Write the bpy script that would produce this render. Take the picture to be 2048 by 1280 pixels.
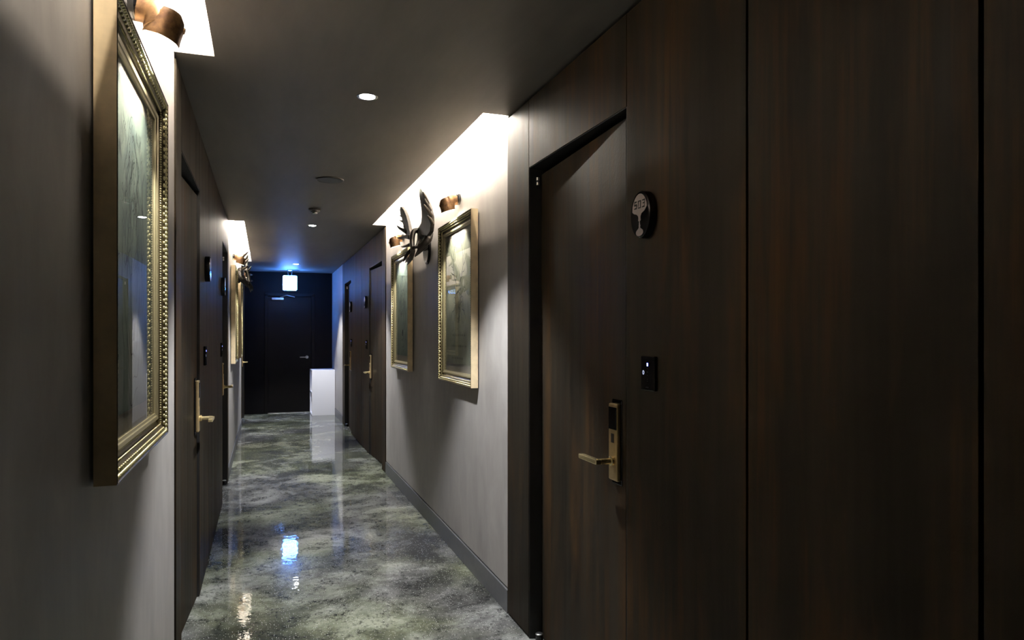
import bpy, bmesh, math, random
from mathutils import Vector, Matrix
random.seed(7)
for o in list(bpy.data.objects): bpy.data.objects.remove(o)
S = bpy.context.scene
COL = S.collection

# ------------------------------------------------------------------ camera, world, exposure
XR, XL, CE, H = 1.12, -0.318, 2.437, 1.368      # wall planes, ceiling height, eye height
YE, YB = 12.72, -2.6                            # end wall, wall behind the camera
cam_d = bpy.data.cameras.new('camera'); cam = bpy.data.objects.new('camera', cam_d); COL.objects.link(cam)
cam_d.sensor_width = 36.0; cam_d.lens = 36.0*1400/2048
cam_d.shift_y = 28/2048
cam_d.clip_start = 0.02; cam_d.clip_end = 60
cam.location = (0, 0, H); cam.rotation_euler = (math.pi/2, 0, -math.radians(19.472))
S.camera = cam
W = bpy.data.worlds.new('world'); S.world = W; W.use_nodes = True
W.node_tree.nodes['Background'].inputs[0].default_value = (0.01, 0.01, 0.012, 1)
W.node_tree.nodes['Background'].inputs[1].default_value = 0.2
S.view_settings.view_transform = 'Standard'; S.view_settings.look = 'None'
S.view_settings.gamma = 1.0; S.view_settings.exposure = 0.0
S.view_settings.use_curve_mapping = False
COVE_E, LAMP_E, DOWN_E, EXIT_E = 1850.0, 100.0, 280.0, 360.0
STRIP_IN, STRIP_UP = .042, .150                  # how far the strip sits behind and above the cove lip

# ------------------------------------------------------------------ materials
MATS = {}
class NT:
    def __init__(s, name):
        m = bpy.data.materials.new(name); m.use_nodes = True
        s.m = m; s.t = m.node_tree; s.b = s.t.nodes['Principled BSDF']; MATS[name] = m
    def n(s, kind, **kw):
        nd = s.t.nodes.new(kind)
        for k, v in kw.items():
            if k.startswith('i_'):
                key = k[2:]; nd.inputs[int(key) if key.isdigit() else key.replace('_', ' ')].default_value = v
            else: setattr(nd, k, v)
        return nd
    def l(s, a, b): s.t.links.new(a, b)
    def pos(s, scale=(1, 1, 1), obj=False):
        mp = s.n('ShaderNodeMapping'); mp.inputs['Scale'].default_value = scale
        if obj: s.l(s.n('ShaderNodeTexCoord').outputs['Object'], mp.inputs['Vector'])
        else: s.l(s.n('ShaderNodeNewGeometry').outputs['Position'], mp.inputs['Vector'])
        return mp.outputs[0]
    def noise(s, vec, scale, detail=4, rough=.55, dist=0):
        nd = s.n('ShaderNodeTexNoise'); s.l(vec, nd.inputs['Vector'])
        nd.inputs['Scale'].default_value = scale; nd.inputs['Detail'].default_value = detail
        nd.inputs['Roughness'].default_value = rough; nd.inputs['Distortion'].default_value = dist
        return nd.outputs[0]
    def ramp(s, fac, stops):
        r = s.n('ShaderNodeValToRGB'); s.l(fac, r.inputs[0]); e = r.color_ramp.elements
        while len(e) < len(stops): e.new(0.5)
        for el, (p, c) in zip(e, stops):
            el.position = p; el.color = (c, c, c, 1) if isinstance(c, (int, float)) else (*c, 1)
        return r.outputs[0]
    def mix(s, fac, a, b, mode='MIX'):
        x = s.n('ShaderNodeMix'); x.data_type = 'RGBA'; x.blend_type = mode
        for v, i in ((fac, 0), (a, 6), (b, 7)):
            if hasattr(v, 'node'): s.l(v, x.inputs[i])
            else: x.inputs[i].default_value = v if i == 0 else (*v, 1)
        return x.outputs[2]
    def bump(s, h, strength=.2, dist=.01):
        b = s.n('ShaderNodeBump'); b.inputs['Strength'].default_value = strength; b.inputs['Distance'].default_value = dist
        s.l(h, b.inputs['Height']); s.l(b.outputs[0], s.b.inputs['Normal'])
    def col(s, c):
        if hasattr(c, 'node'): s.l(c, s.b.inputs['Base Color'])
        else: s.b.inputs['Base Color'].default_value = (*c, 1)
    def rough(s, r):
        if hasattr(r, 'node'): s.l(r, s.b.inputs['Roughness'])
        else: s.b.inputs['Roughness'].default_value = r

def simple(name, c, r=.5, metal=0., spec=.5, var=0., scale=30):
    k = NT(name); k.rough(r); k.b.inputs['Metallic'].default_value = metal; k.b.inputs['Specular IOR Level'].default_value = spec
    if var:
        nz = k.noise(k.pos(obj=True), scale, 3)
        k.col(k.ramp(nz, [(.3, tuple(x*(1-var) for x in c)), (.7, tuple(x*(1+var) for x in c))]))
    else: k.col(c)
    return k.m
def emit(name, c, st):
    k = NT(name); k.b.inputs['Base Color'].default_value = (.8, .8, .8, 1)
    k.b.inputs['Emission Color'].default_value = (*c, 1); k.b.inputs['Emission Strength'].default_value = st
    return k.m

# dark stained veneer with rust coloured vertical streaks
def wood(name, dark, mid, rust):
    k = NT(name)
    v = k.pos((1, 1, .06)); n1 = k.noise(v, 9, 5, .6)
    base = k.ramp(n1, [(.3, dark), (.7, mid)])
    n2 = k.noise(k.pos((1, 1, .22)), 5.5, 4, .6, .4)
    n3 = k.noise(k.pos((1, 1, .035)), 26, 4, .65)
    m = k.n('ShaderNodeMath', operation='MULTIPLY'); k.l(k.ramp(n2, [(.44, 0.), (.68, 1.)]), m.inputs[0]); k.l(k.ramp(n3, [(.38, 0.), (.68, 1.)]), m.inputs[1])
    k.col(k.mix(m.outputs[0], base, rust))
    k.rough(k.ramp(n3, [(.3, .42), (.7, .56)]))
    k.b.inputs['Specular IOR Level'].default_value = .04
    nb = k.noise(k.pos((1, 1, .8)), 90, 3, .6)
    mk = k.ramp(k.noise(k.pos(), 3.0, 2), [(.5, 0.), (.66, 1.)])
    hm = k.n('ShaderNodeMath', operation='MULTIPLY'); k.l(nb, hm.inputs[0]); k.l(mk, hm.inputs[1])
    k.bump(hm.outputs[0], .14, .005)
    return k.m
M_WOOD = wood('dark_streaked_wood', (.0115, .0098, .0075), (.026, .0208, .0145), (.060, .031, .0125))
M_DOOR = wood('dark_streaked_door', (.0115, .0098, .0075), (.026, .0208, .0145), (.060, .031, .0125))
M_ENDW = simple('near_black_wall_paint', (.0032, .0029, .0032), .55, spec=.08, var=.2, scale=6)
M_ENDD = simple('black_brown_door_paint', (.0036, .0030, .0028), .5, spec=.12, var=.2, scale=6)
def plaster():
    k = NT('grey_trowelled_plaster')
    a = k.noise(k.pos((1, 1, .5)), 3.2, 6, .6, .5); b = k.noise(k.pos((1, 1, .45)), 9, 5, .62, .6)
    c1 = k.ramp(a, [(.3, (.275, .250, .230)), (.7, (.370, .342, .316))])
    k.col(k.mix(.25, c1, k.ramp(b, [(.35, (.22, .21, .2)), (.65, (.40, .38, .36))])))
    k.rough(k.ramp(a, [(.3, .42), (.7, .58)])); k.b.inputs['Specular IOR Level'].default_value = .35
    k.bump(b, .08, .01); return k.m
M_PLAST = plaster()
def ceil_m():
    k = NT('taupe_ceiling_paint')
    a = k.noise(k.pos((3, .6, 1)), 3, 5, .6)
    k.col(k.ramp(a, [(.3, (.150, .136, .122)), (.7, (.185, .168, .150))])); k.rough(.5)
    k.b.inputs['Specular IOR Level'].default_value = .3
    k.bump(k.noise(k.pos((6, 1, 1)), 8, 3), .05, .01); return k.m
M_CEIL = ceil_m()
def floor_m():
    k = NT('polished_mottled_concrete')
    p = k.pos()
    a = k.noise(p, 1.7, 8, .66, .5); g = k.noise(p, .85, 4, .55, .3)
    c = k.ramp(a, [(.37, (.034, .035, .035)), (.50, (.125, .127, .124)), (.62, (.33, .335, .325))])
    green = k.ramp(a, [(.37, (.031, .035, .023)), (.50, (.112, .122, .080)), (.62, (.29, .305, .235))])
    c = k.mix(k.ramp(g, [(.42, 0.), (.56, 1.)]), c, green)
    pa = k.pos((1, .7, 1))
    d = k.noise(pa, 48, 5, .75); d2 = k.noise(p, 7, 6, .72, .4)
    msk = k.n('ShaderNodeMath', operation='MULTIPLY'); k.l(k.ramp(d, [(.40, 1.), (.50, 0.)]), msk.inputs[0]); k.l(k.ramp(d2, [(.38, 1.), (.60, .15)]), msk.inputs[1])
    c = k.mix(msk.outputs[0], c, (.008, .0085, .0075))
    c = k.mix(k.ramp(d2, [(.34, .7), (.50, 0.)]), c, (.018, .019, .0175))
    vo = k.n('ShaderNodeTexVoronoi'); k.l(p, vo.inputs['Vector']); vo.inputs['Scale'].default_value = 110
    sp = k.n('ShaderNodeMath', operation='LESS_THAN', i_1=.20); k.l(vo.outputs['Distance'], sp.inputs[0])
    sel = k.n('ShaderNodeMath', operation='GREATER_THAN', i_1=.5)
    sx = k.n('ShaderNodeSeparateColor'); k.l(vo.outputs['Color'], sx.inputs[0]); k.l(sx.outputs[0], sel.inputs[0])
    ml = k.n('ShaderNodeMath', operation='MULTIPLY'); k.l(sp.outputs[0], ml.inputs[0]); k.l(sel.outputs[0], ml.inputs[1])
    c = k.mix(ml.outputs[0], c, (.55, .55, .53))
    k.col(c); k.rough(.5); k.b.inputs['Specular IOR Level'].default_value = .05
    k.b.inputs['Coat Weight'].default_value = .9; k.b.inputs['Coat Roughness'].default_value = .025
    hb = k.n('ShaderNodeMath', operation='ADD'); k.l(k.noise(p, 4, 2), hb.inputs[0]); k.l(k.noise(p, 26, 2), hb.inputs[1])
    bm_ = k.n('ShaderNodeBump'); bm_.inputs['Strength'].default_value = .05; bm_.inputs['Distance'].default_value = .006
    k.l(hb.outputs[0], bm_.inputs['Height']); k.l(bm_.outputs[0], k.b.inputs['Coat Normal'])
    return k.m
M_FLOOR = floor_m()
M_BASE = simple('grey_baseboard_metal', (.115, .115, .120), .45, var=.08)
M_BLACK = simple('black_shadow_gap', (.008, .008, .008), .7)
M_JAMB = simple('black_jamb_paint', (.010, .009, .009), .5)
M_COVE = simple('grey_cove_paint', (.25, .24, .225), .7)
M_GLOSSB = simple('black_glossy_plastic', (.006, .006, .007), .12)
M_WHITEP = simple('pinkish_white_acrylic', (.62, .52, .50), .35)
M_BRASS = simple('brushed_brass', (.62, .45, .23), .36, .75, var=.06, scale=80)
M_LEVER = simple('pale_brass_lever', (.90, .72, .38), .26, .8)
M_STEEL = simple('satin_steel', (.62, .61, .60), .28, 1.)
M_CHROME = simple('chrome_trim', (.75, .75, .77), .12, 1.)
M_GREY = simple('grey_ceiling_grille', (.06, .062, .07), .5)
M_SMOKE = simple('dark_bronze_detector', (.05, .045, .04), .3, .6)
M_SIDE = simple('champagne_frame_edge', (.85, .68, .43), .36, .25, var=.12, scale=20)
M_FRAME = simple('antique_bronze_moulding', (.13, .105, .06), .34, .8, var=.3, scale=90)
M_BEAD = simple('pale_gold_beading', (.66, .60, .34), .28, .85)
M_SLIP = simple('light_gold_slip', (.44, .39, .24), .33, .7)
M_MAT = simple('beige_picture_mount', (.36, .33, .27), .7)
M_INK = simple('dark_ink_line', (.012, .017, .024), .7)
M_INK2 = simple('brown_ink_writing', (.03, .027, .024), .7)
M_COPPER = NT('aged_copper_shade'); _k = M_COPPER
_k.col(_k.ramp(_k.noise(_k.pos(obj=True), 38, 4, .65), [(.35, (.10, .050, .027)), (.6, (.27, .155, .075))])); _k.rough(.36); _k.b.inputs['Metallic'].default_value = .7
M_COPPER = _k.m
M_SHADEIN = simple('white_shade_lining', (.85, .84, .82), .5)
M_ANT = NT('dark_brown_antler'); _k = M_ANT
_k.col(_k.ramp(_k.noise(_k.pos((1, 1, .5), obj=True), 22, 5, .6), [(.3, (.014, .011, .009)), (.7, (.042, .032, .025))])); _k.rough(.42); _k.bump(_k.noise(_k.pos((1, 1, .4), obj=True), 45, 3), .25, .006)
M_ANT = _k.m
M_CAB = simple('white_laminate', (.80, .79, .84), .35)
M_LED = emit('led_strip_light', (1.0, .90, .76), COVE_E)
M_BULB = emit('lamp_disc_light', (1.0, .95, .84), 60)
M_DL = emit('downlight_lens', (.95, .97, 1.0), 60)
M_EXIT = emit('exit_sign_face_light', (.5, .75, 1.0), 6.0)
M_EXITE = emit('exit_sign_added_edge_glow', (.05, .24, 1.0), EXIT_E)  # glow added round the sign to tint nearby wall and ceiling blue
M_BLUE = emit('blue_indicator', (.18, .22, 1.0), 6)
M_ICON = emit('pale_indicator', (.55, .6, .9), 1.0)
M_DIM = simple('dim_panel_print', (.10, .10, .12), .4)
def paper(name, lo, hi, dk):
    k = NT(name); p = k.pos(obj=True)
    a = k.noise(p, 5, 5, .6, .6); b = k.noise(k.pos((1, 1, .3), obj=True), 24, 4, .7, 1.0)
    c = k.ramp(a, [(.3, lo), (.7, hi)])
    k.col(k.mix(k.ramp(b, [(.52, 0.), (.68, .55)]), c, dk)); k.rough(.7); return k.m
M_PAPA = paper('blue_green_print', (.12, .17, .15), (.24, .29, .22), (.05, .07, .09))
M_PAPB = paper('sage_print', (.19, .20, .135), (.28, .29, .21), (.12, .13, .09))
k = NT('picture_glass'); t = k.t
tr = k.n('ShaderNodeBsdfTransparent'); gl = k.n('ShaderNodeBsdfGlossy'); gl.inputs['Roughness'].default_value = .0
fr = k.n('ShaderNodeFresnel'); fr.inputs['IOR'].default_value = 1.62; mx = k.n('ShaderNodeMixShader')
bf = k.n('ShaderNodeMath', operation='SUBTRACT', i_0=1.0); k.l(k.n('ShaderNodeNewGeometry').outputs['Backfacing'], bf.inputs[1])
fm_ = k.n('ShaderNodeMath', operation='MULTIPLY'); k.l(fr.outputs[0], fm_.inputs[0]); k.l(bf.outputs[0], fm_.inputs[1])
k.l(fm_.outputs[0], mx.inputs[0]); k.l(tr.outputs[0], mx.inputs[1]); k.l(gl.outputs[0], mx.inputs[2]); k.l(mx.outputs[0], t.nodes['Material Output'].inputs['Surface'])
M_GLASS = k.m

# ------------------------------------------------------------------ mesh helpers
class MB:
    def __init__(s): s.bm = bmesh.new()
    def box(s, x0, x1, y0, y1, z0, z1, bev=0, seg=2):
        r = bmesh.ops.create_cube(s.bm, size=1)
        for v in r['verts']:
            v.co = Vector(((x0+x1)/2+v.co.x*(x1-x0), (y0+y1)/2+v.co.y*(y1-y0), (z0+z1)/2+v.co.z*(z1-z0)))
        if bev:
            ed = list({e for v in r['verts'] for e in v.link_edges})
            bmesh.ops.bevel(s.bm, geom=ed, offset=bev, segments=seg, profile=.5, affect='EDGES')
        return s
    def prism(s, pts, axis, a, b):
        """closed outline pts (2D) extruded between a and b along axis 'x','y' or 'z'"""
        def P(p, h): return {'x': (h, p[0], p[1]), 'y': (p[0], h, p[1]), 'z': (p[0], p[1], h)}[axis]
        A = [s.bm.verts.new(P(p, a)) for p in pts]; B = [s.bm.verts.new(P(p, b)) for p in pts]
        n = len(pts)
        s.bm.faces.new(A); s.bm.faces.new(B[::-1])
        for i in range(n): s.bm.faces.new((A[i], B[i], B[(i+1) % n], A[(i+1) % n]))
        return s
    def lathe(s, prof, mat=None, n=28, cap=True):
        """profile (r, h) turned round local z, then placed by mat"""
        rings = []
        for r, h in prof:
            rings.append([s.bm.verts.new((r*math.cos(2*math.pi*i/n), r*math.sin(2*math.pi*i/n), h)) for i in range(n)])
        for a, b in zip(rings, rings[1:]):
            for i in range(n): s.bm.faces.new((a[i], a[(i+1) % n], b[(i+1) % n], b[i]))
        if cap:
            for r_ in (rings[0], rings[-1]): s.bm.faces.new(r_)
        if mat is not None:
            for rg in rings:
                for v in rg: v.co = mat @ v.co
        return s
    def tube(s, pts, rad, n=10, sub=4):
        P = [Vector(p) for p in pts]; R = list(rad) if hasattr(rad, '__len__') else [rad]*len(P)
        if sub > 1 and len(P) > 2:
            Q, RR = [], []
            for i in range(len(P)-1):
                p0, p1, p2, p3 = P[max(i-1, 0)], P[i], P[i+1], P[min(i+2, len(P)-1)]
                for j in range(sub):
                    t = j/sub
                    Q.append(.5*((2*p1)+(p2-p0)*t+(2*p0-5*p1+4*p2-p3)*t*t+(3*p1-p0-3*p2+p3)*t**3)); RR.append(R[i]*(1-t)+R[i+1]*t)
            Q.append(P[-1]); RR.append(R[-1]); P, R = Q, RR
        rings = []; up = None
        for i, p in enumerate(P):
            d = (P[min(i+1, len(P)-1)]-P[max(i-1, 0)]).normalized()
            if up is None: up = d.orthogonal().normalized()
            up = (up-d*up.dot(d)).normalized(); w = d.cross(up)
            rings.append([s.bm.verts.new(p+(up*math.cos(2*math.pi*k/n)+w*math.sin(2*math.pi*k/n))*R[i]) for k in range(n)])
        for a, b in zip(rings, rings[1:]):
            for i in range(n): s.bm.faces.new((a[i], a[(i+1) % n], b[(i+1) % n], b[i]))
        s.bm.faces.new(rings[0][::-1]); s.bm.faces.new(rings[-1]); return s
    def ribbon(s, pts, w, y, th=.0004):
        """flat ink stroke in the x-z plane, front at y"""
        P = [Vector(p) for p in pts]; L, Rr = [], []
        for i, p in enumerate(P):
            d = (P[min(i+1, len(P)-1)]-P[max(i-1, 0)]); d = d.normalized() if d.length else Vector((1, 0))
            nrm = Vector((-d.y, d.x))*(w*.5*(1 if 0 < i < len(P)-1 else .35)); L.append(p+nrm); Rr.append(p-nrm)
        for i in range(len(P)-1):
            q = [L[i], L[i+1], Rr[i+1], Rr[i]]
            f = [s.bm.verts.new((c.x, y, c.y)) for c in q]; s.bm.faces.new(f)
        return s
    def ball(s, c, r, seg=6, rings=4, sc=(1, 1, 1)):
        P = lambda i, j: (c[0]+sc[0]*r*math.sin(math.pi*j/rings)*math.cos(2*math.pi*i/seg), c[1]+sc[1]*r*math.sin(math.pi*j/rings)*math.sin(2*math.pi*i/seg), c[2]+sc[2]*r*math.cos(math.pi*j/rings))
        nv = s.bm.verts.new; T, B = nv(P(0, 0)), nv(P(0, rings))
        R = [[nv(P(i, j)) for i in range(seg)] for j in range(1, rings)]
        for i in range(seg):
            k_ = (i+1) % seg
            s.bm.faces.new((T, R[0][i], R[0][k_])); s.bm.faces.new((B, R[-1][k_], R[-1][i]))
            for u, w in zip(R, R[1:]): s.bm.faces.new((u[i], w[i], w[k_], u[k_]))
        return s
    def build(s, name, mat, parent=None, smooth=False):
        bmesh.ops.recalc_face_normals(s.bm, faces=s.bm.faces)
        me = bpy.data.meshes.new(name); s.bm.to_mesh(me); s.bm.free()
        me.materials.append(mat)
        if smooth:
            for p in me.polygons: p.use_smooth = True
        o = bpy.data.objects.new(name, me); COL.objects.link(o)
        if parent: o.parent = parent
        return o
def tag(o, label=None, cat=None, group=None, kind=None):
    for k_, v in (('label', label), ('category', cat), ('group', group), ('kind', kind)):
        if v: o[k_] = v
    return o
def empty(name, loc, rz=0):
    e = bpy.data.objects.new(name, None); COL.objects.link(e); e.location = loc; e.rotation_euler = (0, 0, rz)
    e.empty_display_size = .1; return e
def smooth_by(o, deg=35):
    for p in o.data.polygons: p.use_smooth = True
    m = o.data
    try: m.set_sharp_from_angle(angle=math.radians(deg))
    except Exception: pass
    return o
RZ = {'R': -math.pi/2, 'L': math.pi/2}          # things on a wall are built facing local -y
WX = {'R': XR, 'L': XL}
def on_wall(name, side, y, z): return empty(name, (WX[side], y, z), RZ[side])

# ------------------------------------------------------------------ the setting
tag(MB().box(-1.2, 2.0, YB-.2, YE+.3, -.12, 0).build('floor', M_FLOOR), 'polished mottled grey green concrete floor of the corridor', kind='structure')
TH = .10
# sections along Y: (kind, y0, y1)
SEC_R = [('wood', YB, 3.235), ('plaster', 3.235, 6.893), ('wood', 6.893, 10.91), ('plaster', 10.91, YE)]
SEC_L = [('plaster', -.72, 2.943), ('wood', 2.943, 7.071), ('plaster', 7.071, 11.10), ('wood', 11.10, YE)]
SEC_L = [('wood', YB, -.72)] + SEC_L
DOORS = {'R': [(2.04, 2.94), (7.115, 8.03), (9.80, 10.61)], 'L': [(3.13, 3.985), (6.06, 6.895), (11.32, 12.2)]}
SEAMS = {'R': [.10, .835, 1.432, 8.72, 9.25], 'L': [4.626, 5.386]}
COVES = {'R': [(3.24, 6.93)], 'L': [(.85, 2.925), (7.10, 11.0)]}
CIN = {'R': .997, 'L': -.181}
DT = 2.115                                       # head of the door openings
def sgn(side): return 1 if side == 'R' else -1
def slab(m, side, d0, d1, y0, y1, z0, z1, bev=0):
    """box from depth d0 to d1 behind the wall plane"""
    a, b = WX[side]+sgn(side)*d0, WX[side]+sgn(side)*d1
    return m.box(min(a, b), max(a, b), y0, y1, z0, z1, bev)
for side, secs in (('R', SEC_R), ('L', SEC_L)):
    wall = slab(MB(), side, TH, TH+.12, YB, YE+.2, 0, CE+.3).build('wall_right' if side == 'R' else 'wall_left', M_BLACK)
    tag(wall, 'long right wall of dark wood panels and grey plaster' if side == 'R' else 'long left wall of grey plaster and dark wood panels', kind='structure')
    nb = 0
    for kind, y0, y1 in secs:
        if kind == 'plaster':
            top = CE+.24 if any(c[0] < (y0+y1)/2 < c[1] for c in COVES[side]) else CE-.006
            o = slab(MB(), side, .006, TH, y0+.005, y1-.005, .122, top).build('plaster_panel', M_PLAST, wall)
            o['label'] = 'grey trowelled plaster panel'
            nb += 1
            b = slab(MB(), side, -.001, TH, y0+.002, y1-.002, .0, .114, .0015).build('baseboard_right' if side == 'R' else 'baseboard_left', M_BASE)
            tag(b, 'grey metal baseboard along the plaster', kind='structure')
        else:
            ds = [d for d in DOORS[side] if y0 <= d[0] < y1]
            cuts = sorted({y0, y1} | {v for d in ds for v in d} | {v for v in SEAMS[side] if y0 < v < y1})
            for a, b in zip(cuts, cuts[1:]):
                dr = [d for d in ds if d[0] <= a and b <= d[1]]
                z0 = DT if dr else .008
                ga, gb = (.0045 if a in SEAMS[side] else .0016), (.0045 if b in SEAMS[side] else .0016)
                slab(MB(), side, 0, TH, a+ga, b-gb, z0, CE-.018, .0012).build('wood_panel', M_WOOD, wall)
# end wall with the opening of its door, and the wall behind the camera
we = MB().box(-.6, .03, YE, YE+.15, 0, CE+.1).box(.80, 1.4, YE, YE+.15, 0, CE+.1).box(.03, .80, YE, YE+.15, 2.045, CE+.1).build('wall_end', M_ENDW)
tag(we, 'near black wall closing the corridor', kind='structure')
tag(MB().box(-.6, 1.4, YB-.1, YB, 0, CE+.1).build('wall_back', M_ENDW), 'dark wall behind the viewer', kind='structure')
# ceiling with its light coves: a thin lip in front of a raised trough that holds the strip
LIP = .014
cm = MB().box(CIN['L'], CIN['R'], YB, YE+.2, CE, CE+LIP)
for side in 'RL':
    xa, xb = (CIN['R'], XR+TH) if side == 'R' else (XL-TH, CIN['L'])
    ys = [YB] + [v for c in COVES[side] for v in c] + [YE+.2]
    for i in range(0, len(ys), 2): cm.box(xa, xb, ys[i], ys[i+1], CE, CE+LIP)
ceil = tag(cm.build('ceiling', M_CEIL), 'dark taupe painted ceiling with recessed light coves', kind='structure')
for side in 'RL':
    for y0, y1 in COVES[side]:
        s_ = sgn(side); xi = CIN[side]; xo = WX[side]+s_*TH; xt = xi-s_*.075
        bx = lambda m, a, b, *r: m.box(min(a, b), max(a, b), *r)
        m = MB(); bx(m, xt-s_*.02, xo, y0, y1, CE+.24, CE+.26); bx(m, xt-s_*.02, xt, y0, y1, CE+LIP, CE+.24)
        bx(m, xt, xo, y0-.02, y0, CE+LIP, CE+.24); bx(m, xt, xo, y1, y1+.02, CE+LIP, CE+.24)
        m.build('cove_box', M_COVE, ceil)
        e = empty('light_strip', ((xi-s_*STRIP_IN), (y0+y1)/2, CE+STRIP_UP))
        L2 = (y1-y0)/2-.03
        f = lambda m, a_, b_, *r: m.box(min(s_*a_, s_*b_), max(s_*a_, s_*b_), *r)
        ch = MB(); f(ch, -.012, .002, -L2, L2, -.014, .014); f(ch, .002, .013, -L2, L2, .009, .014); f(ch, .002, .013, -L2, L2, -.014, -.009)
        ch.build('strip_channel', M_STEEL, e)
        m = MB(); f(m, .003, .012, -L2, L2, -.0085, .0085); m.build('led_strip', M_LED, e)
        which = {3.24: 'warm light strip hidden in the cove above the right wall pictures', 0.85: 'warm light strip in the near cove of the left wall', 7.10: 'warm light strip in the far cove of the left wall'}[y0]
        tag(e, which, 'light strip')

# ------------------------------------------------------------------ doors with their electronic locks
def lock(parent, x, z, yf, s):
    """s=+1: lever points to -x"""
    b = MB().box(x-.036, x+.036, yf-.006, yf, z-.145, z+.145, .004).build('lock', M_GLOSSB, parent); b['label'] = 'brass electronic door lock with lever'
    MB().box(x-.031, x+.031, yf-.022, yf-.006, z-.130, z+.132, .006, 3).build('face_plate', M_BRASS, b)
    MB().box(x-.027, x+.028, yf-.0235, yf-.021, z+.044, z+.120, .001).build('card_reader', M_GLOSSB, b)
    MB().box(x-.010, x+.010, yf-.0232, yf-.021, z-.001, z+.030, .001).build('key_cover', M_SMOKE, b)
    zl = z-.062
    lv = MB(); lv.lathe([(.016, 0), (.016, .012), (.0105, .014), (.0105, .062)], Matrix.Translation((x+.004*s, yf-.02, zl)) @ Matrix.Rotation(math.pi/2, 4, 'X'), 16)
    x0, x1 = x+.016*s, x-.125*s
    lv.box(min(x0, x1), max(x0, x1), yf-.092, yf-.070, zl-.008, zl+.008, .003)
    lv.build('lever_handle', M_LEVER, b)
def door(n, side, y0, y1, lock_near, label, stop=True):
    yc = (y0+y1)/2; w = (y1-y0)/2; r = empty('door_%d' % n, (WX[side], yc, 0), RZ[side])
    tag(r, label, kind='structure')
    # local x: right wall -> -Y ; left wall -> +Y.  lock on local +x when near on R / far on L
    s = 1 if (lock_near == (side == 'R')) else -1
    MB().box(-w, -w+.004, .002, TH, 0, DT).build('door_jamb', M_JAMB, r)
    MB().box(w-.004, w, .002, TH, 0, DT).build('door_jamb', M_JAMB, r)
    MB().box(-w+.004, w-.004, .002, TH, DT-.004, DT).build('door_head', M_JAMB, r)
    eh, el = .058, .012
    hx, lx = -s*(w-.008), s*(w-.026)
    pts = [(hx, eh), (lx, el), (lx, el+.036), (hx, eh+.036)]
    leaf = MB().prism(pts, 'z', .008, DT-.030).build('door_leaf', M_DOOR, r)
    xk = s*(w-.088); yk = el+(eh-el)*(.088/(2*w))
    lock(r, xk, 1.0, yk, s)
    m = MB()
    for z in (2.035, 2.055): m.lathe([(.008, 0), (.008, .014)], Matrix.Translation((-s*(w-.020), .036, z)), 12)
    m.build('hinge', M_STEEL, r)
    return r
d503 = door(1, 'R', 2.04, 2.94, True, 'dark wooden door of room 503 with brass lever lock')
door(2, 'R', 7.115, 8.03, False, 'dark wooden door just past the right wall pictures')
door(3, 'R', 9.80, 10.61, True, 'dark wooden door on the right nearest the white cabinet')
door(4, 'L', 3.13, 3.985, False, 'dark wooden door just past the large left picture')
door(5, 'L', 6.06, 6.895, True, 'dark wooden door before the far left pictures')
door(6, 'L', 11.32, 12.2, True, 'dark wooden door at the far left beside the end wall')
# end door
r = empty('door_7', (.415, YE, 0)); tag(r, 'black brown fire exit door in the end wall with steel lever', kind='structure')
MB().box(-.362, .362, .03, .075, .012, 2.02, .003).build('door_leaf', M_ENDD, r)
fm = MB()
for x in (-.415, .362): fm.box(x, x+.053, -.012, .09, 0, 2.045, .003)
fm.box(-.415, .415, -.012, .09, 2.022, 2.075, .003); fm.build('door_frame', M_ENDD, r)
hd = MB().lathe([(.026, 0), (.026, .010), (.011, .013), (.011, .045)], Matrix.Translation((.285, .03, .965)) @ Matrix.Rotation(math.pi/2, 4, 'X'), 20)
hd.box(.165, .296, -.026, -.010, .956, .974, .004); hd.build('lever_handle', M_STEEL, r)
cl = MB().box(-.30, -.10, -.015, .03, 1.955, 1.995, .006).build('door_closer', M_STEEL, r)
MB().tube([(-.16, -.02, 2.0), (-.05, -.045, 2.035), (.08, -.05, 2.005)], .007, 8, 1).build('closer_arm', M_STEEL, cl)
MB().box(-.362, .362, .0, .09, 0, .009, .002).build('threshold', M_STEEL, r)

# door stops on the floor in the corners of the openings
def stop(x, y, label):
    e = empty('door_stop', (x, y, 0)); tag(e, label, 'door stop')
    MB().lathe([(.021, 0), (.021, .006), (.017, .008), (.017, .034), (.015, .037)], None, 18).build('post', M_GLOSSB, e)
    MB().lathe([(.0165, .037), (.0165, .041), (.013, .043)], None, 18).build('cap', M_STEEL, e)
stop(XR+.028, 2.885, 'small dark door stop on the floor beside door 503')
stop(XL-.026, 6.86, 'small door stop in the dark opening before the far left pictures')
stop(XR+.026, 10.57, 'small door stop on the floor near the white cabinet')

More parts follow.
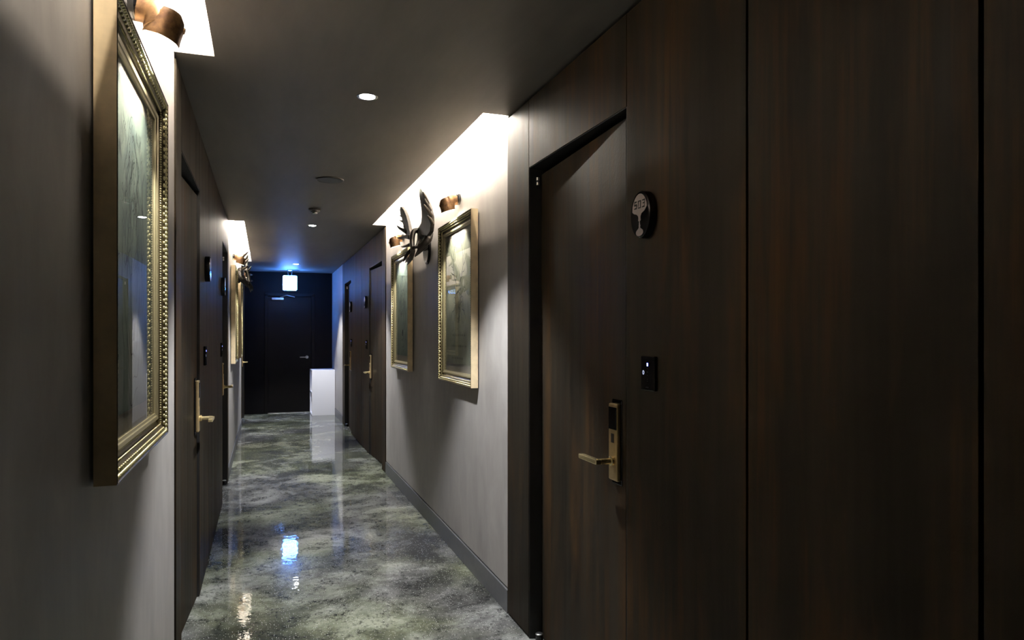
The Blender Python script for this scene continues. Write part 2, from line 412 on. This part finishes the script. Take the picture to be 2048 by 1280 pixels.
# ------------------------------------------------------------------ room signs, bell panels
def strokes(m, lines, w, y):
    for pts in lines: m.ribbon(pts, w, y)
DIG = {'5': [[(1, 1), (.12, 1), (.08, .55), (.85, .55), (.92, .45), (.88, .06), (0, .03)]],
       '0': [[(.12, 0), (.12, 1), (.9, 1), (.9, 0), (.05, 0)]],
       '3': [[(0, 1), (.95, 1), (.9, .55), (.3, .55)], [(.9, .55), (.92, .03), (0, .0)]]}
def sign(side, y, label, digits=None):
    r = on_wall('room_sign', side, y, 1.737); tag(r, label, 'room sign', 'oval room signs')
    A, B = .057, .0725
    mt = Matrix.Diagonal((A, B, 1, 1)); rot = Matrix.Rotation(math.pi/2, 4, 'X')
    MB().lathe([(.97, 0), (1, .002), (1, .026), (.95, .029)], rot @ mt, 40).build('disc', M_GLOSSB, r)
    yf = -.0295
    top = []
    for i in range(0, 25):
        t = math.radians(28+i*(124/24)); top.append((.048*math.cos(t), .0635*math.sin(t)))
    # cup of the goblet between the two facing profiles, stem with noses and lips, foot
    Rr = [(.0440, .020), (.030, .008), (.012, .002), (.0065, -.006), (.0065, -.014), (.0075, -.018), (.0015, -.023), (.0035, -.027), (.0030, -.031), (.0060, -.034), (.0040, -.038), (.0050, -.042), (.011, -.045), (.020, -.050), (.022, -.056)]
    Lr = [(-.0440, .012), (-.034, .006), (-.016, .001), (-.0075, -.006), (-.0065, -.013), (-.0085, -.018), (-.0020, -.023), (-.0040, -.027), (-.0030, -.031), (-.0055, -.035), (-.0035, -.038), (-.0065, -.043), (-.014, -.047), (-.020, -.051), (-.022, -.056)]
    m = MB()
    def strip(a, b):
        va = [m.bm.verts.new((p[0], yf, p[1])) for p in a]; vb = [m.bm.verts.new((p[0], yf, p[1])) for p in b]
        for i in range(len(a)-1): m.bm.faces.new((va[i], va[i+1], vb[i+1], vb[i]))
    strip(Rr, Lr)
    m.bm.faces.new([m.bm.verts.new((p[0], yf, p[1])) for p in [(-.0440, .012)]+[(.0440, .020)]+top])
    ft = [(.022*math.cos(math.radians(a)), -.0555+.0115*math.sin(math.radians(a))) for a in range(180, 361, 15)]
    m.bm.faces.new([m.bm.verts.new((p[0], yf, p[1])) for p in ft])
    m.build('goblet_inlay', M_WHITEP, r)
    if digits:
        d = MB(); wd, hd_, x = .0175, .021, -.033
        for ch in digits:
            for ln in DIG[ch]: d.ribbon([(x+p[0]*wd+.1*p[1]*wd, .020+p[1]*hd_) for p in ln], .0068, yf-.0004)
            x += .0235
        n_ = d.build('room_number', M_BLACK, r); n_['label'] = 'black digits 503'
    return r
sign('R', 1.905, 'oval black and white sign reading 503', '503')
sign('R', 8.21, 'oval room sign beside the door past the right pictures')
sign('R', 9.70, 'oval room sign on the right nearest the white cabinet')
sign('L', 4.33, 'oval room sign seen edge on beside the first left door')
sign('L', 5.90, 'oval room sign on the left before the far pictures')
def bell(side, y, label):
    r = on_wall('bell_panel', side, y, 1.247); tag(r, label, 'bell panel', 'black bell panels')
    MB().box(-.040, .040, -.012, 0, -.053, .053, .002).build('panel', M_GLOSSB, r)
    yf = -.0123
    MB().box(-.0035, .0035, yf-.0003, yf+.0005, .022, .032, .0002).build('indicator', M_BLUE, r)
    m = MB(); m.ribbon([(-.024+.0042*math.sin(t*.524), .002+.0058*math.cos(t*.524)) for t in range(13)], .0026, yf-.0001)
    m.build('bell_icon', M_ICON, r)
    m = MB()
    for z in (.014, .004, -.006, -.018, -.024): m.ribbon([(-.003, z), (.003, z)], .0018, yf-.0001)
    m.build('markings', M_DIM, r)
    m = MB()
    for i in range(3): m.ribbon([(-.010+i*.006, -.045), (-.0075+i*.006, -.041), (-.006+i*.006, -.045)], .0014, yf-.0001)
    m.build('maker_mark', M_DIM, r)
bell('R', 1.887, 'black bell panel with blue light beside door 503')
bell('R', 8.20, 'black bell panel beside the door past the right pictures')
bell('R', 9.70, 'black bell panel on the right nearest the white cabinet')
bell('L', 4.25, 'black bell panel beside the first left door')
bell('L', 5.82, 'black bell panel on the left before the far pictures')

# ------------------------------------------------------------------ pictures
FW, FH = .78, .998
PROF = [(0, 0), (0, .041), (.003, .0425), (.005, .040), (.013, .036), (.017, .035), (.023, .030), (.031, .025), (.033, .018), (.040, .014), (.048, .014)]
SLIP = [(.048, .010), (.048, .019), (.052, .022), (.060, .020), (.062, .017), (.068, .015), (.069, .006)]
def ring_mesh(prof, w, h, which):
    """one mitred rail (which 0..3: bottom, right, top, left)"""
    m = MB(); cs = [(-1, -1), (1, -1), (1, 1), (-1, 1)]
    a, b = cs[which], cs[(which+1) % 4]; A, B = [], []
    for q, p in prof:
        A.append(m.bm.verts.new((a[0]*(w/2-q), -p, a[1]*(h/2-q)))); B.append(m.bm.verts.new((b[0]*(w/2-q), -p, b[1]*(h/2-q))))
    for i in range(len(prof)-1): m.bm.faces.new((A[i], A[i+1], B[i+1], B[i]))
    A.append(m.bm.verts.new((a[0]*(w/2-prof[-1][0]), 0, a[1]*(h/2-prof[-1][0])))); B.append(m.bm.verts.new((b[0]*(w/2-prof[-1][0]), 0, b[1]*(h/2-prof[-1][0]))))
    m.bm.faces.new((A[-2], A[-1], B[-1], B[-2])); m.bm.faces.new((A[-1], A[0], B[0], B[-1])); m.bm.faces.new(A); m.bm.faces.new(B[::-1])
    return m
def art_oval(m):
    cx, cz = 0, -.02
    for k_, (a, b) in enumerate([(.05, .17), (.085, .24), (.12, .30), (.155, .345)]):
        for seg in range(5):
            t0 = seg*1.2566+k_*.5; pts = []
            for i in range(16):
                t = t0+i*.062; rr = 1+.05*math.sin(7*t+k_)
                pts.append((cx+a*rr*math.sin(t), cz+b*rr*math.cos(t)))
            m.ribbon(pts, .0045 if k_ < 2 else .003, -.0098)
    for i in range(150):                                    # scaly scribble in the upper half
        x, z = random.gauss(0, .09), random.uniform(-.02, .33); pts = [(x, z)]
        for j in range(4): x += random.uniform(-.012, .012); z -= random.uniform(.002, .016); pts.append((x, z))
        m.ribbon(pts, random.uniform(.002, .0045), -.0098)
    for i in range(9): m.ribbon([(-.02+.005*i, -.16+.003*(i % 3)), (-.016+.004*i, -.19), (-.012+.003*i, -.215)], .006, -.0098)
def art_stag(m):
    def both(pts, w=.004):
        w *= 1.5; m.ribbon(pts, w, -.0098); m.ribbon([(-x, z) for x, z in pts], w, -.0098)
    both([(0, -.13), (.018, -.125), (.026, -.10), (.030, -.06), (.045, -.02), (.05, .02), (.035, .05), (.0, .06)])
    both([(.05, .015), (.085, .03), (.115, .02), (.095, -.005), (.05, -.01)]); both([(.028, -.02), (.040, -.012), (.036, -.024), (.028, -.02)], .005)
    both([(.004, -.11), (.014, -.104), (.016, -.092)], .005); both([(0, -.118), (.012, -.122)], .004)
    both([(.02, .06), (.04, .11), (.085, .15), (.115, .21), (.11, .28), (.085, .33)], .006)
    for p, q in (((.05, .12), (.02, .19)), ((.095, .17), (.15, .19)), ((.115, .21), (.165, .25)), ((.112, .26), (.155, .31)), ((.10, .30), (.06, .36))):
        both([p, ((p[0]+q[0])/2+.01, (p[1]+q[1])/2-.006), q], .005)
    both([(.05, .0), (.09, -.05), (.14, -.06), (.17, -.11)], .004); both([(.045, -.03), (.08, -.09), (.10, -.14)], .004)
    for i in range(170):
        a = random.uniform(0, 6.28); r_ = abs(random.gauss(0, .10)); x, z = r_*math.cos(a), -.02+r_*1.1*math.sin(a)
        pts = [(x, z)]
        for j in range(3): x += random.uniform(-.012, .012); z -= random.uniform(.0, .02); pts.append((x, z))
        m.ribbon(pts, random.uniform(.0018, .0038), -.0098)
def writing(m):
    for z, x0, x1 in ((-.205, -.13, .16), (-.27, -.15, .17), (-.345, -.14, .12)):
        x = x0
        while x < x1:
            n_ = random.randint(3, 7); pts = []
            for i in range(n_*4):
                t = i/4; pts.append((x+t*.006+.0025*math.cos(t*6.28), z+.0065*math.sin(t*6.28)+(.008 if random.random() < .07 else 0)))
            m.ribbon(pts, .0026, -.0098); x += n_*.006+.014
def picture(side, yc, kind, label):
    r = on_wall('framed_picture', side, yc, 1.566); tag(r, label, 'picture', 'framed pictures')
    for i in range(4):
        f = ring_mesh(PROF, FW, FH, i).build('frame_rail', M_FRAME, r)
        f.data.materials.append(M_SIDE); f.data.polygons[0].material_index = 1
        ring_mesh(SLIP, FW, FH, i).build('gold_slip', M_SLIP, f)
    bd = MB()
    for x, z, n_, ax in ((0, FH/2-.0095, 60, 0), (0, -FH/2+.0095, 60, 0), (FW/2-.0095, 0, 78, 1), (-FW/2+.0095, 0, 78, 1)):
        L = (FW if ax == 0 else FH)-.012
        for i in range(n_):
            t = -L/2+L*(i+.5)/n_
            c = (t, -.0365, z) if ax == 0 else (x, -.0365, t)
            bd.ball(c, .0062, 7, 5, (1.05, .9, .8) if ax == 0 else (.8, .9, 1.05))
    n2 = 100
    for i in range(n2):
        t = -FW/2+.034+(FW-.068)*(i+.5)/n2
        for z in (FH/2-.032, -FH/2+.032): bd.ball((t, -.025, z), .0030, 4, 3)
    for i in range(128):
        t = -FH/2+.034+(FH-.068)*(i+.5)/128
        for x in (FW/2-.032, -FW/2+.032): bd.ball((x, -.025, t), .0030, 4, 3)
    for x, z, n_, ax in ((0, FH/2-.0195, 34, 0), (0, -FH/2+.0195, 34, 0), (FW/2-.0195, 0, 44, 1), (-FW/2+.0195, 0, 44, 1)):   # carved leaf ornament of the cove
        L = (FW if ax == 0 else FH)-.045
        for i in range(n_):
            t = -L/2+L*(i+.5)/n_
            bd.ball((t, -.033, z) if ax == 0 else (x, -.033, t), .0052, 5, 4, (1.3, .7, .9) if ax == 0 else (.9, .7, 1.3))
    b_ = bd.build('bead_trim', M_BEAD, r, True); b_['kind'] = 'stuff'; b_['label'] = 'pale gold beaded edging'
    iw, ih = FW/2-.066, FH/2-.066
    MB().box(-iw, iw, -.0085, -.003, -ih, ih).build('mount_board', M_MAT, r)
    pw, pt, pb = iw-.022, ih-.040, -ih+.052
    MB().box(-pw, pw, -.0096, -.0080, pb, pt).build('print', M_PAPA if kind == 'oval' else M_PAPB, r)
    m = MB()
    (art_oval if kind == 'oval' else art_stag)(m); m.build('drawing', M_INK, r)['kind'] = 'stuff'
    if kind == 'stag':
        m = MB(); writing(m); m.build('handwriting', M_INK2, r)['kind'] = 'stuff'
    MB().box(-iw, iw, -.0135, -.0115, -ih, ih).build('glass_pane', M_GLASS, r)
    return r
picture('L', 1.965, 'oval', 'large gold framed picture nearest the viewer on the left wall')
picture('R', 4.125, 'stag', 'gold framed stag drawing with handwriting, nearer of two right wall pictures')
picture('R', 5.945, 'oval', 'gold framed blue green print, farther of two right wall pictures')
picture('L', 7.99, 'oval', 'nearer of the two far gold framed pictures on left wall')
picture('L', 9.78, 'stag', 'farthest gold framed picture on the left wall')

# ------------------------------------------------------------------ picture lamps (each with its own light)
def lamp(side, yc, label):
    r = on_wall('picture_lamp', side, yc, 2.135); tag(r, label, 'wall lamp', 'copper picture lamps')
    MB().lathe([(.034, 0), (.034, .014), (.028, .020)], Matrix.Translation((0, 0, .052)) @ Matrix.Rotation(math.pi/2, 4, 'X'), 24).build('wall_plate', M_GLOSSB, r)
    MB().tube([(0, -.006, .044), (0, -.028, .046), (0, -.050, .042), (0, -.064, .028), (0, -.070, .010)], [.026, .030, .034, .038, .040], 20).build('arm', M_COPPER, r, True)
    ax = Matrix.Translation((0, -.070, -.024)) @ Matrix.Rotation(math.radians(18), 4, 'X')
    sh = MB(); sh.lathe([(.043, 0), (.0445, .006), (.043, .012), (.0425, .040), (.038, .062), (.026, .078), (.010, .084), (.004, .085)], ax, 32, False)
    o = sh.build('shade', M_COPPER, r, True)
    MB().lathe([(.0425, .0005), (.041, .012), (.0405, .040), (.036, .060), (.024, .075), (.004, .081)], ax, 32, False).build('shade_lining', M_SHADEIN, r, True)
    MB().lathe([(.030, .026), (.030, .031)], ax, 28).build('bulb', M_BULB, r)
    MB().lathe([(.008, -.002), (.008, .003), (.006, .004)], ax @ Matrix.Translation((.0, -.041, .045)) @ Matrix.Rotation(math.pi/2, 4, 'X'), 14).build('screw', M_COPPER, r)
    ld = bpy.data.lights.new('lamp_light', 'SPOT'); ld.energy = LAMP_E; ld.color = (1, .95, .84); ld.spot_size = math.radians(100); ld.spot_blend = .3; ld.shadow_soft_size = .022
    lo = bpy.data.objects.new('lamp_light', ld); COL.objects.link(lo); lo.parent = r
    lo.matrix_local = ax @ Matrix.Translation((0, 0, .018))
lamp('L', 1.965, 'copper picture lamp above the large near left picture')
lamp('R', 4.125, 'copper picture lamp above the stag drawing on the right')
lamp('R', 5.945, 'copper picture lamp partly behind the right wall antlers')
lamp('L', 7.99, 'copper picture lamp above the nearer far left picture')
lamp('L', 9.78, 'copper picture lamp above the farthest left picture')

# ------------------------------------------------------------------ moose antlers between the pictures
PA=[(0.143, -0.09, 0.112), (0.258, -0.09, 0.138), (0.28, -0.09, 0.176), (0.263, -0.09, 0.232), (0.224, -0.09, 0.293), (0.178, -0.09, 0.355), (0.166, -0.09, 0.388), (0.201, -0.09, 0.408), (0.286, -0.09, 0.362), (0.354, -0.09, 0.305), (0.447, -0.09, 0.247), (0.511, -0.09, 0.196), (0.554, -0.09, 0.138), (0.556, -0.09, 0.082), (0.536, -0.09, 0.04), (0.447, -0.09, 0.023), (0.286, -0.09, 0.051)]
PB=[(-0.081, -0.12, 0.066), (-0.147, -0.12, 0.107), (-0.215, -0.12, 0.148), (-0.267, -0.12, 0.215), (-0.312, -0.12, 0.261), (-0.363, -0.12, 0.296), (-0.392, -0.12, 0.337), (-0.355, -0.12, 0.356), (-0.232, -0.12, 0.307), (-0.147, -0.12, 0.254), (-0.081, -0.12, 0.199), (-0.032, -0.12, 0.142), (0.022, -0.12, 0.084), (0.022, -0.12, 0.047)]
TA=[([(0.466, -0.1, 0.238), (0.523, -0.13, 0.265), (0.583, -0.16, 0.288)], [0.011, 0.0085, 0.0018]), ([(0.53, -0.1, 0.181), (0.587, -0.13, 0.203), (0.594, -0.15, 0.242)], [0.011, 0.0085, 0.0018]), ([(0.573, -0.1, 0.135), (0.61, -0.135, 0.168), (0.624, -0.165, 0.201)], [0.0122, 0.0092, 0.0018]), ([(0.588, -0.1, 0.088), (0.672, -0.135, 0.101), (0.71, -0.16, 0.114)], [0.0122, 0.0092, 0.0018]), ([(0.269, -0.05, 0.067), (0.363, -0.08, 0.006), (0.342, -0.12, -0.043), (0.321, -0.16, -0.107)], [0.0274, 0.0244, 0.0159, 0.0024]), ([(0.313, -0.06, 0.037), (0.332, -0.1, -0.015), (0.324, -0.14, -0.036), (0.341, -0.17, -0.042)], [0.0232, 0.0159, 0.011, 0.0061]), ([(0.304, -0.07, -0.022), (0.304, -0.1, -0.047), (0.305, -0.13, -0.077), (0.286, -0.15, -0.1)], [0.0122, 0.0122, 0.0085, 0.0024]), ([(0.259, -0.06, 0.103), (0.193, -0.07, 0.088), (0.095, -0.08, 0.101)], [0.0305, 0.0274, 0.0207])]
TB=[([(0.136, -0.07, 0.102), (0.139, -0.12, 0.099), (0.153, -0.14, 0.066), (0.182, -0.15, 0.001), (0.268, -0.16, -0.063), (0.237, -0.17, -0.113), (0.106, -0.17, -0.141)], [0.0195, 0.0159, 0.0159, 0.0159, 0.0146, 0.011, 0.0024]), ([(-0.284, -0.12, 0.253), (-0.337, -0.13, 0.274), (-0.389, -0.14, 0.293)], [0.0061, 0.0049, 0.0012]), ([(-0.242, -0.12, 0.211), (-0.292, -0.135, 0.231), (-0.333, -0.15, 0.247)], [0.0073, 0.0055, 0.0012]), ([(-0.112, -0.13, 0.121), (-0.193, -0.15, 0.152), (-0.263, -0.16, 0.176), (-0.31, -0.17, 0.201)], [0.0134, 0.0098, 0.0073, 0.0012]), ([(0.07, -0.14, 0.062), (-0.038, -0.16, 0.078), (-0.128, -0.175, 0.081), (-0.187, -0.19, 0.088)], [0.0159, 0.0104, 0.0073, 0.0012]), ([(0.167, -0.15, 0.0), (0.113, -0.17, -0.006), (0.035, -0.18, -0.004), (-0.028, -0.19, 0.003)], [0.0134, 0.0092, 0.0067, 0.0012]), ([(-0.18, -0.12, 0.157), (-0.196, -0.13, 0.17), (-0.205, -0.14, 0.18)], [0.0067, 0.0055, 0.0012]), ([(0.202, -0.16, -0.046), (0.164, -0.18, -0.07), (0.137, -0.19, -0.092), (0.119, -0.2, -0.122)], [0.0122, 0.0104, 0.0079, 0.0018]), ([(0.232, -0.16, -0.071), (0.227, -0.18, -0.107), (0.121, -0.19, -0.128)], [0.011, 0.0085, 0.0018]), ([(0.048, -0.07, 0.096), (0.176, -0.1, 0.029), (0.296, -0.14, -0.03), (0.262, -0.16, -0.038)], [0.0134, 0.0122, 0.011, 0.0098])]
def antlers():
    r = empty('mounted_antlers', (0, 0, 0))
    def palm(m, outline, T0, y, th):
        pts = [(p[0], p[2]) for p in outline]
        m.prism(pts, 'y', y-th/2, y+th/2)
        for ps, rs in T0: m.tube(ps, [q*1.12+.0012 for q in rs], 8, 4)
    for pal, tn, y in ((PA, TA, -.090), (PB, TB, -.120)):
        m = MB(); palm(m, pal, tn, y, .026); o = m.build('antler', M_ANT, r)
        md = o.modifiers.new('remesh', 'REMESH'); md.mode = 'VOXEL'; md.voxel_size = .0034; md.use_smooth_shade = True
        sm = o.modifiers.new('smooth', 'SMOOTH'); sm.factor = .5; sm.iterations = 2
    MB().lathe([(1, 0), (1, .010), (.9, .018)], Matrix.Translation((.02, 0, -.01)) @ Matrix.Rotation(math.pi/2, 4, 'X') @ Matrix.Diagonal((.10, .115, 1, 1)), 32).build('mount_plaque', M_GLOSSB, r)
    m = MB(); m.ball((.20, -.065, .080), .05, 16, 10, (2.0, .8, 1.0)); m.tube([(.06, -.02, -.02), (.10, -.05, .05), (.20, -.075, .09)], [.035, .035, .03], 12)
    o = m.build('skull_cap', M_ANT, r); md = o.modifiers.new('remesh', 'REMESH'); md.voxel_size = .006; md.use_smooth_shade = True
    return r
def copy_tree(o, parent=None):
    c = o.copy(); COL.objects.link(c); c.parent = parent
    for ch in list(o.children): copy_tree(ch, c)
    return c
A0 = antlers(); A0.location = (XR+.005, 5.04, 2.0); A0.rotation_euler = (0, 0, RZ['R'])
A1 = copy_tree(A0)
A1.location = (XL-.005, 8.88, 2.0); A1.rotation_euler = (0, 0, RZ['L']); A1.scale = (-1, 1, 1)
tag(A0, 'dark brown moose antlers between the two right wall pictures', 'antlers', 'mounted antlers')
tag(A1, 'moose antlers on the left wall between the far pictures', 'antlers', 'mounted antlers')

# ------------------------------------------------------------------ ceiling fittings
def downlight(x, y, label):
    r = empty('downlight', (x, y, CE)); tag(r, label, 'downlight', 'recessed downlights')
    MB().lathe([(.034, .0), (.046, -.003), (.048, -.001), (.048, 0)], None, 32, False).build('trim_ring', M_CHROME, r, True)
    MB().lathe([(.034, -.0025), (.034, -.0005)], None, 28).build('lens', M_DL, r)
    ld = bpy.data.lights.new('downlight_light', 'SPOT'); ld.energy = DOWN_E; ld.color = (.93, .96, 1); ld.spot_size = math.radians(86); ld.spot_blend = .42; ld.shadow_soft_size = .03
    lo = bpy.data.objects.new('downlight_light', ld); COL.objects.link(lo); lo.parent = r; lo.location = (0, 0, -.02)
downlight(.437, 3.19, 'bright round downlight nearest the viewer')
downlight(.445, 7.16, 'second round downlight beyond the smoke detector')
downlight(.455, 11.18, 'farthest round downlight before the exit sign')
def speaker(x, y, label):
    r = empty('ceiling_speaker', (x, y, CE)); tag(r, label, 'speaker', 'round ceiling speakers')
    MB().lathe([(.080, -.004), (.088, -.008), (.094, -.006), (.095, 0)], None, 40, False).build('rim', M_SMOKE, r, True)
    MB().lathe([(.082, -.0055), (.082, -.001)], None, 40).build('grille', M_GREY, r)
speaker(.427, 4.99, 'flat dark round ceiling speaker before the smoke detector')
speaker(.455, 12.22, 'round ceiling speaker lit blue above the exit sign')
r = empty('smoke_detector', (.405, 6.2, CE)); tag(r, 'small dark smoke detector with stepped rings on the ceiling', 'smoke detector')
MB().lathe([(.052, 0), (.052, -.010), (.046, -.014)], None, 28).build('base', M_SMOKE, r)
MB().lathe([(.042, -.014), (.042, -.020), (.036, -.022)], None, 28).build('ring', M_CHROME, r)
MB().lathe([(.034, -.022), (.034, -.030), (.024, -.032)], None, 28).build('ring', M_SMOKE, r)
MB().lathe([(.024, -.032), (.022, -.040), (.010, -.045)], None, 28).build('sensor', M_CHROME, r)
# exit sign hung from the ceiling
r = empty('exit_sign', (.398, 12.2, 2.215)); tag(r, 'glowing blue white exit sign hanging from the ceiling', 'exit sign')
MB().box(-.106, .106, -.024, .024, -.116, .116, .010, 3).build('light_box', M_EXIT, r)
ed = MB()  # emissive edge bars added to throw blue light sideways, up and down
for a_ in (-1, 1): ed.box(min(a_*.104, a_*.110), max(a_*.104, a_*.110), -.016, .016, -.106, .106); ed.box(-.100, .100, -.016, .016, min(a_*.114, a_*.120), max(a_*.114, a_*.120))
ed.build('added_edge_glow', M_EXITE, r)
MB().lathe([(.045, .222), (.045, .208), (.030, .200)], None, 24).build('ceiling_rose', M_STEEL, r)
MB().tube([(-.035, 0, .205), (-.028, 0, .150), (-.020, 0, .116)], .005, 8, 1).tube([(.035, 0, .205), (.028, 0, .150), (.020, 0, .116)], .005, 8, 1).build('hanger', M_STEEL, r)

# ------------------------------------------------------------------ white cabinet at the end
r = empty('open_cabinet', (.934, 12.42, 0)); tag(r, 'low white open shelf cabinet standing at the end of the corridor', 'cabinet')
w, d, h, t_ = .187, .28, .762, .018
MB().box(-w, w, -d, -d+t_, 0, h, .001).build('side_panel', M_CAB, r)
MB().box(-w, w, d-t_, d, 0, h, .001).build('side_panel', M_CAB, r)
for z in (0.0, h/2-.009, h-t_): MB().box(-w, w, -d+t_, d-t_, z, z+t_, .001).build('shelf', M_CAB, r)
MB().box(w-.008, w, -d+t_, d-t_, t_, h-t_).build('back_panel', M_CAB, r)
